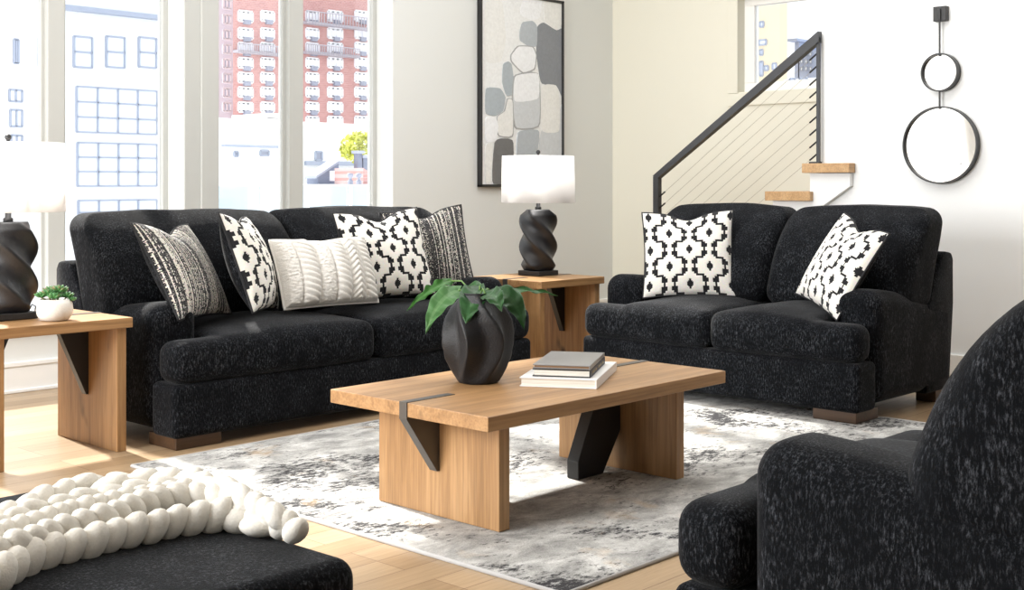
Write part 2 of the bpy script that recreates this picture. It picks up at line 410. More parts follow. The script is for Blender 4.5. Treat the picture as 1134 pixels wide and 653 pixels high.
# ------------------------------------------------------------------ ottoman and throw
root = thing('ottoman', 'low charcoal black ottoman in the lower left foreground under the chunky throw', 'ottoman', (1.15, 2.60, 0))
def fo(p, u):
    q = Vector(p); q.z += (.012*(1-u.x**2)*(1-u.y**2) if u.z > 0 else 0); return q+wob(q, .004, 4)
bm = bmesh.new(); rbox(bm, (0, 0, .375), (1.14, 1.10, .15), .045, 4, 14, fo); finish('cushion_top', bm, VELVET, root, True)
bm = bmesh.new(); rbox(bm, (0, 0, .185), (1.12, 1.08, .25), .025, 3, 8); finish('base', bm, VELVET, root, True)
for sx in (-1, 1):
    for sy in (-1, 1):
        bm = bmesh.new(); box(bm, (sx*.46-.06, sy*.44-.06, 0), (sx*.46+.06, sy*.44+.06, .062), .004); finish('foot', bm, DWX, root)
rows = [
 (.487, .034, [(-40, 655), (-18, 645), (6, 633), (22, 623), (42, 615), (63, 610), (87, 604), (109, 598), (130, 592), (151, 587), (173, 583), (192, 578), (210, 575), (231, 572), (251, 570), (268, 570), (283, 572), (300, 577), (315, 581), (330, 589)], 52),
 (.512, .031, [(-40, 625), (-10, 613), (17, 606), (35, 600), (55, 591), (74, 585), (94, 580), (112, 576), (131, 569), (149, 562), (167, 556), (184, 552), (200, 550), (219, 549), (236, 550), (252, 553), (268, 556), (285, 560), (300, 567), (312, 575)], -48),
 (.520, .024, [(-40, 612), (-5, 592), (28, 582), (57, 574), (74, 567), (94, 563), (114, 558), (133, 553), (158, 549), (190, 543), (220, 541), (245, 544), (268, 550), (285, 556)], 45),
 (.525, .026, [(-40, 600), (0, 583), (22, 570), (48, 562), (79, 556), (114, 548), (144, 545), (173, 539), (215, 535), (245, 538), (268, 545), (286, 553)], -15),
 (.515, .028, [(-40, 590), (0, 574), (17, 565), (40, 555), (62, 546), (88, 538), (114, 538), (136, 535), (162, 532), (200, 529), (227, 533), (250, 540), (270, 548)], 15),
 (.495, .026, [(20, 570), (50, 553), (75, 542), (98, 535), (131, 534), (166, 529), (202, 529), (229, 534), (249, 541)], -15),
]
thr = thing('throw_blanket', 'cream chunky-knit wool throw heaped across the black ottoman', 'throw blanket', (1.35, 2.5, .45)); LB = Vector(thr.location)
def resample(pts, step):
    out = [pts[0].copy()]; acc = 0.
    for a, b in zip(pts, pts[1:]):
        d = (b-a).length; t = step-acc
        while t <= d: out.append(a.lerp(b, t/d)); t += step
        acc = (acc+d) % step if d else acc
    return out
for z, r, px, ang in rows:
    pts = [P(x, y, z) for x, y in px]
    pts = [q if q.x < 1.675 else PX(x, y, 1.675) for q, (x, y) in zip(pts, px)]
    pts = [Vector((q.x, q.y, max(.478, q.z))) for q in pts]
    sp = 1.5*r if abs(ang) > 25 else 2.5*r
    bm = bmesh.new(); rs = resample(pts, sp)
    for i, q in enumerate(rs):
        d = (rs[min(i+1, len(rs)-1)]-rs[max(0, i-1)]).normalized(); si = d.cross(Vector((0, 0, 1))).normalized()
        a = math.radians(ang)*(1 if abs(ang) > 25 else 1.4)*(.75 if i > len(rs)-4 else 1)
        ax = (d*math.cos(a)+Vector((0, 0, 1))*math.sin(a)).normalized(); ay = si; az = ax.cross(ay)
        e = random.uniform(.92, 1.08)*(1-.22*max(0, (i-len(rs)+4)/4))
        M = Matrix((ax, ay, az)).transposed().to_4x4(); M.translation = q-LB+(si*(.22*r*(1 if i % 2 else -1)) if abs(ang) < 25 else Vector())
        L1 = 1.4*r*e if abs(ang) > 25 else 1.85*r*e
        T = M @ Matrix.Diagonal((L1, .98*r*e, .9*r*e if abs(ang) > 25 else .85*r, 1))
        bmesh.ops.create_uvsphere(bm, u_segments=16, v_segments=10, radius=1, matrix=T)
    finish('knit_strand', bm, WOOL, thr, True)
# folded underlayer of the throw
up = [P(x, y+6, .455) for x, y in rows[0][2][2:]]; dn = [P(x, y+14, .455) for x, y in rows[5][2]]
bm = bmesh.new()
cpts = []
for k in range(9):
    t = k/8; a = up[int(t*(len(up)-1))]; b = dn[int(t*(len(dn)-1))]
    for j in range(1, 5): cpts.append((a.lerp(b, j/5), t, j))
for q, t, j in cpts:
    M = Matrix.Translation(Vector((min(q.x, 1.67), q.y, .478))-LB) @ Matrix.Diagonal((.055, .05, .026+.012*(j in (2, 3)), 1))
    bmesh.ops.create_uvsphere(bm, u_segments=12, v_segments=8, radius=1, matrix=M)
finish('folded_layer', bm, WOOL, thr, True)

# ------------------------------------------------------------------ pillows
def lattice(x, y):                    # x,y in 0..1 over the pillow: True = dark yarn
    xr, yr = x*44, y*44; x = math.floor(xr)+.5; y = math.floor(yr)+.5
    i0, j0 = round((x-3)/10), round((y-5)/9)
    for i in range(i0-1, i0+2):
        for j in range(j0-2, j0+3):
            if (i+j) % 2: continue
            dx, dy = abs(x-3-10*i), abs(y-5-9*j)
            if abs(xr-3-10*i)/1.75+abs(yr-5-9*j)/2.7 < 1: return True
            st = math.floor(dy/1.5)*1.5*.42
            if dy < 4.8 and abs(dx-(7.9-st)) < (1.25 if dy < 3.2 else .95) and not (dy < 1 and dx > 8): return True
            if 5.0 < dy < 6.6 and 3.0 < dx < 4.2: return True
    return False
def pillow(name, label, kind, w, h, t, loc, rot, group, chop=.05, N=88, sag=.06):
    root = thing(name, label, 'pillow', loc, 0, group); root.rotation_euler = rot
    rnd = random.Random(hash(label) % 1000 if False else len(label)*7)
    colshade = [rnd.random() for _ in range(200)]
    def surf(u, v, s):
        x = w/2*u*(1-sag*(1-v*v)); z = h/2*v*(1-sag*(1-u*u))
        y = t/2*(max(0, 1-u*u)**.55)*(max(0, 1-v*v)**.55)
        vt = max(0., (v+.2)/1.2)
        z -= chop*math.exp(-(u/.36)**2)*vt**2
        y *= 1-.25*math.exp(-(u/.3)**2)*vt**2*(chop > .02)
        return Vector((x, -s*y, z))
    for s, nm in ((1, 'front_panel'), (-1, 'back_panel')):
        n = N if s == 1 else 26
        bm = bmesh.new(); vs = {}
        for i in range(n+1):
            for j in range(n+1):
                u = i/n*2-1; v = j/n*2-1
                p = surf(u, v, s)
                if s == 1:
                    du = w*(u+1)/2; edge = min(1, 12*(1-abs(u)), 12*(1-abs(v)))
                    if kind == 'lattice' and not lattice((u+1)/2, (v+1)/2): p.y -= .005*edge
                    if kind == 'braid':
                        q = (u+1)/2*6.0; b = int(q) % 6; f = q % 1
                        ridge = math.sqrt(max(0, 1-(2*f-1)**2))
                        p.y -= .022*ridge*edge
                        if b in (1, 3, 4, 5):
                            ph = v*6.0+(abs(f-.5)*2.4 if b == 4 else (f*1.5))
                            p.y -= .016*abs(math.sin(ph*PI))**.7*ridge*edge
                        else: p.y -= (.006*noise.noise(Vector((u*20, v*20, 3))))*edge
                vs[i, j] = bm.verts.new(p)
        lay = bm.loops.layers.color.new('weave') if False else None
        fc = []
        for i in range(n):
            for j in range(n):
                bm.faces.new((vs[i, j], vs[i+1, j], vs[i+1, j+1], vs[i, j+1])); fc.append((i, j))
        mat = VELVET if s == -1 else (FUR if kind == 'braid' else WEAVE)
        if kind == 'braid' and s == -1: mat = FUR
        o = finish(nm, bm, mat, root, kind != 'stripe' or s == -1)
        if s == 1 and kind in ('lattice', 'stripe'):
            cols = []
            for i, j in fc:
                u = (i+.5)/n; v = (j+.5)/n
                if kind == 'lattice':
                    c = (.018, .018, .02) if lattice(u, v) else tuple(x*(.93+.1*rnd.random()) for x in (.80, .775, .72))
                else:
                    k = int(u*108); a = colshade[k]
                    m = noise.noise(Vector((k*3.7, v*60, 2)))*.5+.5
                    on = (m*.8+a*.62) > .79
                    c = tuple(x*(.75+.3*rnd.random()) for x in (.66, .63, .57)) if on else ((.02, .02, .023) if rnd.random() > .18 else (.22, .21, .20))
                cols.append(c)
            ca = o.data.color_attributes.new('weave', 'FLOAT_COLOR', 'CORNER'); buf = []
            for p, c in zip(o.data.polygons, cols): buf += [c[0], c[1], c[2], 1.]*p.loop_total
            ca.data.foreach_set('color', buf)
    pts = []
    for k in range(96):
        a = k/96*4; e = int(a); f = (a-e)*2-1
        u, v = ((f, -1), (1, f), (-f, 1), (-1, -f))[e]; pts.append(surf(u, v, 1))
    bm = bmesh.new(); tube(bm, pts, .006, 6, closed=True)
    finish('piping', bm, FUR if kind == 'braid' else plain('black_piping', (.012, .012, .014), .8), root, True)
    return root
D2R = math.radians
def prot(yaw, lean, roll=0):          # yaw turns the front from -y, lean tips the top backwards, roll in its own plane
    return (Matrix.Rotation(D2R(yaw), 3, 'Z') @ Matrix.Rotation(-D2R(lean), 3, 'X') @ Matrix.Rotation(D2R(roll), 3, 'Y')).to_euler()
GP = 'pillows with a black lattice on white'; GS = 'striped black and white pillows'
SP = 5.097; LPX = 5.85
pillow('throw_pillow', 'black and cream striped pillow leaning in the left corner of the sofa', 'stripe', .55, .54, .20, PY(203, 299, SP+.43), prot(30, 30, 3), GS, .06, 216)
pillow('throw_pillow', 'white pillow with black lattice beside the left striped pillow on the sofa', 'lattice', .55, .54, .20, PY(276, 291, SP+.40), prot(42, 20, 4), GP, .06)
pillow('lumbar_pillow', 'ivory plush lumbar pillow with cable braids in the middle of the sofa', 'braid', .62, .39, .20, PY(360, 301, SP+.33), prot(-4, 22, 0), None, .015, 120, .03)
pillow('throw_pillow', 'white pillow with black lattice behind the ivory lumbar pillow', 'lattice', .56, .54, .18, PY(426, 281, SP+.43), prot(-14, 20, -3), GP, .06)
pillow('throw_pillow', 'black and cream striped pillow leaning on the right arm of the sofa', 'stripe', .55, .54, .18, PY(474, 278, SP+.55), prot(-22, 14, -5), GS, .05, 216)
pillow('throw_pillow', 'upright white pillow with black lattice at the left end of the loveseat', 'lattice', .56, .54, .18, PX(762, 281, LPX+.46), prot(-58, 16, -2), GP, .045)
pillow('throw_pillow', 'tilted white pillow with black lattice by the right arm of the loveseat', 'lattice', .54, .54, .18, PX(931, 293, LPX+.42), prot(-120, 28, 12), GP, .05)

# ------------------------------------------------------------------ coffee table
def strut(bm, poly, y0, y1): prism(bm, poly, y0, y1, 'y')
X0, X1, Y0, Y1, ZT = 3.03, 4.477, 2.948, 3.80, .455
root = thing('coffee_table', 'low oak coffee table with slab legs and black angled struts on the rug', 'coffee table', ((X0+X1)/2, (Y0+Y1)/2, Z0)); hx, hy = (X1-X0)/2, (Y1-Y0)/2
zt = ZT-Z0
bm = bmesh.new(); box(bm, (-hx, -hy, zt-.052), (hx, hy, zt), .003); finish('tabletop', bm, WX, root)
LX, LT, LH = hx-.160, .055, .325
for s in (-1, 1):
    bm = bmesh.new(); box(bm, (s*LX-(LT if s > 0 else 0), -LH, 0), (s*LX+(0 if s > 0 else LT), LH, zt-.052), .003); finish('slab_leg', bm, WZ, root)
    e = s*hx; L_ = s*LX; i = s*(LX-LT)
    yc0, yc1 = (-.018, .022) if s < 0 else (-.018, .022)
    bm = bmesh.new()                      # outer triangle, strap over the edge, inlay strap on the top
    prism(bm, [(e+s*.004, zt-.06), (e+s*.004, zt+.002), (e-s*.24, zt+.002), (e-s*.24, zt-.001), (e, zt-.001), (e, zt-.052), (L_, zt-.052), (L_, .17), (L_+s*.012, .17)], yc0, yc1, 'y')
    finish('metal_strap', bm, GUN, root)
    bm = bmesh.new()                      # inner strut running down to the rug
    prism(bm, [(i, zt-.053), (i-s*.13, zt-.053), (i-s*.285, .075), (i-s*.285, 0), (i-s*.12, 0), (i, .17)], -.03, .034, 'y')
    bmesh.ops.bevel(bm, geom=list(bm.edges), offset=.003, segments=1, affect='EDGES'); finish('angled_strut', bm, BLACK, root)

# ------------------------------------------------------------------ side tables
def side_table(label, x0, x1, y0, y1):
    root = thing('side_table', label, 'side table', ((x0+x1)/2, (y0+y1)/2, 0), 0, 'oak side tables'); hx, hy = (x1-x0)/2, (y1-y0)/2; zt = .625
    bm = bmesh.new(); box(bm, (-hx, -hy, zt-.047), (hx, hy, zt), .003); finish('tabletop', bm, WX, root)
    for s in (-1, 1):
        bm = bmesh.new(); a, b = s*(hx-.065), s*(hx-.018)
        box(bm, (min(a, b), -hy+.028, 0), (max(a, b), hy-.028, zt-.047), .003); finish('slab_leg', bm, WZ, root)
        bm = bmesh.new()
        prism(bm, [(a, zt-.047), (a-s*.16, zt-.047), (a-s*.012, .24), (a, .24)], -.02, .02, 'y'); finish('angled_brace', bm, BLACK, root)
        bm = bmesh.new(); prism(bm, [(s*hx+s*.004, zt-.052), (s*hx+s*.004, zt+.002), (s*(hx-.2), zt+.002), (s*(hx-.2), zt-.001), (s*hx, zt-.001), (s*hx, zt-.052)], -.02, .02, 'y')
        finish('metal_strap', bm, GUN, root)
    return root
side_table('oak side table left of the sofa, holding the succulent and a lamp', 2.366, 3.03, 5.262, 5.895)
side_table('oak side table in the corner between sofa and loveseat, holding a lamp', 5.894, 6.531, 5.262, 5.895)

# ------------------------------------------------------------------ lamps
def lamp(label, loc):
    root = thing('table_lamp', label, 'lamp', loc, 0, 'twisted black table lamps with white shades')
    bm = bmesh.new(); box(bm, (-.098, -.098, 0), (.098, .098, .032), .004); finish('base_plate', bm, BLACK, root)
    bm = bmesh.new(); n = 48; zb, zt = .03, .445; rings = []
    for k in range(45):
        t = k/44; z = zb+(zt-zb)*t; tw = D2R(8)+t*D2R(215)
        sc = min(1, .74+.26*min(t/.09, 1), .74+.26*min((1-t)/.09, 1)); ring = []
        for j in range(n):
            a = 2*PI*j/n; c, s = math.cos(a), math.sin(a)
            p = 12.; r = .098/((abs(c)**p+abs(s)**p)**(1/p))*sc
            r = min(r, .131*sc)
            ring.append(bm.verts.new((r*math.cos(a-tw), r*math.sin(a-tw), z)))
        rings.append(ring)
    for A, B in zip(rings, rings[1:]):
        for j in range(n): bm.faces.new((A[j], A[(j+1) % n], B[(j+1) % n], B[j]))
    bm.faces.new(rings[0][::-1]); bm.faces.new(rings[-1])
    o = finish('twisted_body', bm, LAMPC, root, True)
    bm = bmesh.new(); lathe(bm, [(.022, .44), (.022, .462), (.014, .466), (.014, .56), (.008, .565), (.008, .826)], 16)
    tube(bm, [(math.cos(a)*.0+.07*math.sin(a*1.0), 0, .56+.25*(a/PI)) for a in [PI*k/12 for k in range(13)]], .003, 6)
    tube(bm, [(-.07*math.sin(a*1.0), 0, .56+.25*(a/PI)) for a in [PI*k/12 for k in range(13)]], .003, 6)
    for k in range(3): tube(bm, [(0, 0, .806), (.246*math.cos(2.1*k), .246*math.sin(2.1*k), .804)], .0025, 6)
    finish('stem', bm, BLACK, root, True)
    bm = bmesh.new(); R0, R1 = .252, .246
    rr = [(R0, .492), (R1, .826)]
    lathe(bm, [(R0, .492), (R1, .810), (R1-.004, .810), (R0-.004, .492), (R0, .492)], 64, capb=False, capt=False)
    bmesh.ops.remove_doubles(bm, verts=bm.verts, dist=1e-5)
    o = finish('lamp_shade', bm, SHADE, root); 
    for p in o.data.polygons: p.use_smooth = abs(p.normal.z) < .5
    bm = bmesh.new(); bmesh.ops.create_uvsphere(bm, u_segments=16, v_segments=10, radius=.015, matrix=Matrix.Translation((0, 0, .836)))
    finish('finial', bm, BLACK, root, True)
    bm = bmesh.new(); tube(bm, [(.085, -.03, .034), (.10, -.03, .06), (.115, -.035, .05), (.11, -.04, .036), (.12, -.02, .008)], .003, 6); finish('cord', bm, BLACK, root, True)
    bl = bpy.data.lights.new('bulb', 'POINT'); bl.energy = 2.5; bl.shadow_soft_size = .06; bl.color = (1, .97, .93)
    bo = bpy.data.objects.new('bulb', bl); COL.objects.link(bo); bo.parent = root; bo.location = (0, 0, .64)
    return root
lp = PX(596, 203, 6.31)
lamp('twisted black lamp with a white drum shade on the corner side table', (lp.x, lp.y, .627))
lp = PY(9, 203, 5.62)
lamp('twisted black lamp with a white drum shade cut off at the left, beside the succulent', (lp.x, lp.y, .627))

# ------------------------------------------------------------------ succulent
pc = P(59, 350, .625); pc = Vector((2.715, 5.40, .625))
root = thing('potted_succulent', 'small green succulent with reddish tips in a round cream pot on the left side table', 'potted plant', pc)
bm = bmesh.new(); pr = [(.045, 0), (.062, .006), (.076, .025), (.081, .05), (.077, .078), (.066, .098), (.061, .098), (.058, .088), (.0, .086)]
lathe(bm, pr[:-1], 36); finish('pot', bm, plain('cream_ceramic', (.74, .71, .66), .55, 0, .4, 140, .4, .05), root, True)
bm = bmesh.new(); lathe(bm, [(.06, .083), (.058, .09)], 20); finish('soil', bm, plain('soil', (.03, .02, .015), .95, 0, .8, 150), root)
def succ_mat():
    m, n, l, b = nt('succulent_leaf'); a = n.new('ShaderNodeAttribute'); a.attribute_name = 'weave'
    l.new(a.outputs['Color'], b.inputs['Base Color']); b.inputs['Roughness'].default_value = .45; return m
bm = bmesh.new(); info = []; rnd = random.Random(3)
for (ox, oy, oz, R) in ((-.03, 0, .115, .034), (.012, -.02, .13, .036), (.035, .02, .12, .033), (.005, .04, .125, .034), (.045, -.03, .105, .028), (-.02, -.04, .105, .03), (-.05, .03, .108, .028), (.06, -.045, .09, .02)):
    for k in range(24):
        t = k/24; az = k*2.4; el = D2R(8+70*t); ln = R*(1.15-.6*t)
        d = Vector((math.cos(az)*math.cos(el), math.sin(az)*math.cos(el), math.sin(el)))
        sd = d.cross(Vector((0, 0, 1))).normalized(); up = sd.cross(d)
        M = Matrix((d, sd, up)).transposed().to_4x4(); M.translation = Vector((ox, oy, oz))+d*ln*.55
        vv = bmesh.ops.create_uvsphere(bm, u_segments=8, v_segments=6, radius=1, matrix=M @ Matrix.Diagonal((ln*.6, ln*.26, ln*.16, 1)))['verts']
        info.append((Vector((ox, oy, oz)), d, ln, k))
        for q in vv:
            f = (q.co-Vector((ox, oy, oz))).dot(d)/(ln*1.15); w = 1-.45*max(0, f-.6)/.4
            q.co += up*.012*R/.034*max(0, f)**2
cl = bm.loops.layers.float_color.new('weave')
cs = [Vector(x) for x in ((-.03, 0, .115), (.012, -.02, .13), (.035, .02, .12), (.005, .04, .125), (.045, -.03, .105), (-.02, -.04, .105), (-.05, .03, .108), (.06, -.045, .09))]
for f in bm.faces:
    for lp_ in f.loops:
        d = min((lp_.vert.co-c).length for c in cs); t = sm((d-.03)/.014)*(.75 if noise.noise(lp_.vert.co*35) > -.1 else .15)
        lp_[cl] = (.06+.28*t, .20-.07*t, .055+.03*t, 1)
finish('leaf_rosettes', bm, succ_mat(), root, True)
bm = bmesh.new()
for ox, oy, oz in [tuple(c) for c in cs]: tube(bm, [(ox*.4, oy*.4, .08), (ox, oy, oz)], .004, 6)
finish('stems', bm, plain('succulent_stem', (.16, .15, .06), .7), root, True)

# ------------------------------------------------------------------ vase with leaves
vb = P(530, 424, ZT); vb = Vector((3.545, 3.505, ZT+.001))
root = thing('vase', 'black twisted fluted vase holding green leaves on the coffee table', 'vase', vb)
def fv(r, z, t):
    u = max(0, min(1, z/.36)); amp = .33*math.sin(min(1, u*1.02)*PI)**.6
    a = 6*t-3.4*math.sin(PI*u*1.1)+1.0*u
    g = abs(math.sin(a/2)); return r*(1+amp*.35-amp*g), t
prof = [(.078, 0), (.086, .008), (.105, .05), (.124, .10), (.134, .155), (.135, .20), (.126, .25), (.107, .295), (.084, .33), (.072, .35), (.072, .358), (.064, .358), (.062, .34), (.07, .32)]
pp = []
for (a, b) in zip(prof, prof[1:]):
    for k in range(4): pp.append((a[0]+(b[0]-a[0])*k/4, a[1]+(b[1]-a[1])*k/4))
pp.append(prof[-1])
bm = bmesh.new(); lathe(bm, pp, 180, fn=fv); finish('body', bm, CERAM, root, True)
def leaf_mat():
    m, n, l, b = nt('leaf_green'); a = n.new('ShaderNodeAttribute'); a.attribute_name = 'weave'
    l.new(a.outputs['Color'], b.inputs['Base Color']); b.inputs['Roughness'].default_value = .3; b.inputs['Specular IOR Level'].default_value = .6
    return m
LEAFM = leaf_mat(); STEMM = plain('leaf_stem', (.10, .20, .04), .5)
def leaf(base, mid, tip, width, nrm, lobes=0, col=(.045, .17, .035), fold=.25, stem_from=None):
    base, mid, tip = [Vector(p)-vb for p in (base, mid, tip)]; nrm = Vector(nrm).normalized()
    bm = bmesh.new(); NU, NV = 26, 10; vs = {}; cl = bm.loops.layers.float_color.new('weave')
    for i in range(NU+1):
        t = i/NU; c = base*(1-t)**2+mid*2*t*(1-t)+tip*t*t
        d = ((mid-base)*(1-t)+(tip-mid)*t).normalized(); s = d.cross(nrm).normalized(); n = s.cross(d)
        w = width*(math.sin(PI*min(1, t*.96+.04)**.62))**.85
        if t > .8: w *= 1-.35*((t-.8)/.2)
        for j in range(-NV//2, NV//2+1):
            f = j/(NV/2); ww = w
            if lobes: ww *= 1-.38*abs(f)**3*(.5+.5*math.cos(t*lobes*2*PI))
            p = c+s*ww*f+n*(fold*ww*abs(f)+.006*math.sin(t*22+abs(f)*3)*abs(f))
            if t < .12: p -= d*abs(f)*width*.55*(1-t/.12)
            vs[i, j] = bm.verts.new(p)
    for i in range(NU):
        for j in range(-NV//2, NV//2):
            f = bm.faces.new((vs[i, j], vs[i+1, j], vs[i+1, j+1], vs[i, j+1]))
            vein = .5 if (j in (-1, 0)) else 0; side = (i % 4 == 0)*.25
            k = 1+vein*1.2+side
            for q in f.loops: q[cl] = (col[0]*k, col[1]*(1+.5*(vein+side)), col[2]*k, 1)
    bmesh.ops.solidify(bm, geom=bm.faces[:], thickness=.0015)
    o = finish('leaf', bm, LEAFM, root, True)
    st = Vector((0, 0, .33)) if stem_from is None else Vector(stem_from)
    bm = bmesh.new(); m2 = st*.4+base*.6+Vector((0, 0, .03)); tube(bm, [st+Vector((0, 0, -.1)), st, st*.5+m2*.5, m2, base, base*.8+(base*.2+mid*.0)*1.0], .0035, 6, caps=True)
    finish('stem', bm, STEMM, root, True)
VD = 5.02
toward = Vector((-C_, -S_, .35))
leaf(W(499, 311, VD+.05), W(478, 316, VD), W(450, 344, VD-.04), .030, (-C_, -S_, 1.1), 5, (.05, .20, .03))
leaf(W(508, 322, VD-.03), W(484, 326, VD-.08), W(471, 370, VD-.14), .046, (-C_, -S_, 1.0), 0, (.10, .27, .08), .12)
leaf(W(533, 321, VD-.02), W(521, 325, VD-.12), W(515, 361, VD-.16), .060, (-C_, -S_, .8), 0, (.03, .13, .03), .15)
leaf(W(520, 322, VD+.02), W(524, 315, VD+.02), W(540, 331, VD-.1), .045, (-C_, -S_, 1.5), 0, (.035, .14, .03), .2)
leaf(W(548, 326, VD+.02), W(572, 322, VD), W(581, 366, VD-.03), .050, (-C_, -S_, .9), 0, (.022, .10, .022), .1)
leaf(W(546, 325, VD+.1), W(580, 318, VD+.14), W(618, 327, VD+.2), .024, (-C_*.5, -S_*.5, 1.), 0, (.035, .14, .03), .3)
leaf(W(538, 326, VD-.1), W(548, 322, VD-.16), W(556, 345, VD-.2), .045, (-C_, -S_, 1.0), 0, (.03, .12, .028), .15)

# ------------------------------------------------------------------ books
def book(label, c, w, d, h, rz, cover, pages, spine=None, band=None):
    root = thing('book', label, 'book', c, rz, 'books stacked on the coffee table'); t = .004
    bm = bmesh.new(); box(bm, (-w/2, -d/2, 0), (w/2, d/2, t), .001); box(bm, (-w/2, -d/2, h-t), (w/2, d/2, h), .001)
    finish('cover', bm, cover, root)
    bm = bmesh.new(); box(bm, (-w/2-.001, -d/2, 0), (w/2+.001, -d/2+.005, h), .002)
    sp = finish('spine', bm, spine or cover, root)
    bm = bmesh.new(); box(bm, (-w/2+.006, -d/2+.005, t), (w/2-.006, d/2-.006, h-t)); finish('pages', bm, pages, root)
    if band:
        rnd = random.Random(5); x = -w*.38
        while x < w*.38:
            L = rnd.uniform(.005, .012)
            if rnd.random() > .2:
                bm = bmesh.new(); box(bm, (x, -d/2-.0012, h*.35), (x+L*.7, -d/2+.001, h*.65)); finish('spine_mark', bm, band, sp)
            x += L+.003
    return root
PAGES = None
def pages_mat():
    m, n, l, b = nt('book_pages'); tc = n.new('ShaderNodeTexCoord')
    z = noise_node(n, l, tc.outputs['Object'], 1, (2, 2, 700), 2, .6); r = ramp(n, [(.35, (.55, .50, .42)), (.6, (.82, .79, .72))])
    l.new(z.outputs['Fac'], r.inputs['Fac']); l.new(r.outputs['Color'], b.inputs['Base Color']); b.inputs['Roughness'].default_value = .9; return m
PAGES = pages_mat()
GB = 'books stacked on the coffee table'
a0, a1, a2 = P(572, 430, ZT), P(661, 431, ZT), P(683, 410, ZT)
def rect_from(pf, pr, pb, z, wmul=1.):
    """pf = left front, pr = right front (near spine corner), pb = right back corner -> centre, length along the spine, depth, rotation"""
    e = (pb-pr); L = e.length; d = (pf-pr); n = Vector((-e.y, e.x, 0)).normalized(); D = abs(d.dot(n))
    sgn = 1 if d.dot(n) > 0 else -1
    c = pr+e/2+n*sgn*D/2; return Vector((c.x, c.y, z)), L, D, math.atan2(e.y, e.x)
c, L, D, rz = rect_from(a0, a1, a2, ZT+.0005); 
book('large white book at the bottom of the stack on the coffee table', c, L, D, .036, rz, plain('white_cover', (.80, .79, .77), .5), PAGES)
zb = ZT+.037; b0, b1, b2 = P(588, 417.5, zb), P(654, 418.5, zb), P(670, 402.5, zb)
c, L, D, rz = rect_from(b0, b1, b2, zb)
book('black-spined book with white pages in the middle of the stack', c, L, D, .030, rz, plain('black_cover', (.02, .02, .022), .5), PAGES, None, plain('spine_foil', (.35, .27, .14), .4, .4))
zb2 = zb+.031
book('thin grey-covered notebook with brown page edges on top of the stack', Vector((c.x, c.y, zb2))+Vector((math.cos(rz), math.sin(rz), 0))*.0, L*.99, D*.99, .016, rz, plain('grey_cover', (.23, .225, .22), .32, 0, 0, 80, .6), plain('kraft_pages', (.26, .15, .08), .8))

# ------------------------------------------------------------------ rug
RX0, RX1, RY0, RY1 = 2.852, 6.16, 2.456, 4.963
rug = thing('area_rug', 'grey and ivory distressed abstract rug under the coffee table', 'rug', ((RX0+RX1)/2, (RY0+RY1)/2, 0)); hx, hy = (RX1-RX0)/2, (RY1-RY0)/2
bm = bmesh.new(); box(bm, (-hx+.008, -hy+.008, .001), (hx-.008, hy-.008, .011)); finish('pile', bm, rug_mat(), rug)
bm = bmesh.new(); tube(bm, [(-hx, -hy, .007), (hx, -hy, .007), (hx, hy, .007), (-hx, hy, .007)], .0075, 8, closed=True); finish('binding', bm, plain('rug_binding', (.45, .445, .44), .9, 0, .3, 300), rug)

# ------------------------------------------------------------------ painting
A, B = PY(532, 207, WYP-.04), PY(624.5, 1.5, WYP-.04)
px0, pz0, px1, pz1 = A.x, A.z, B.x, B.z
root = thing('framed_painting', 'tall abstract painting in white and grey blocks with a thin black frame', 'painting', ((px0+px1)/2, WYP-.045, pz0)); L = Vector(root.location)
bm = bmesh.new(); fw = .022
for a, b in (((px0, 0, pz0), (px1, 0, pz0+fw)), ((px0, 0, pz1-fw), (px1, 0, pz1)), ((px0, 0, pz0), (px0+fw, 0, pz1)), ((px1-fw, 0, pz0), (px1, 0, pz1))):
    box(bm, Vector((a[0], WYP-.045, a[2]))-L, Vector((b[0], WYP-.002, b[2]))-L, .002)
finish('frame', bm, plain('frame_black', (.012, .012, .013), .35), root)
def paint(name, c): return plain('paint_'+name, c, .6, 0, .5, 45, .3, .05)
pm = [paint('ground', (.84, .855, .86)), paint('slate', (.25, .265, .29)), paint('mist', (.46, .50, .54)), paint('white', (.88, .90, .93)), paint('pale', (.62, .65, .68)), paint('blue', (.42, .47, .51)), paint('charcoal', (.17, .17, .17)), paint('bone', (.82, .825, .81)), paint('line', (.40, .41, .42))]
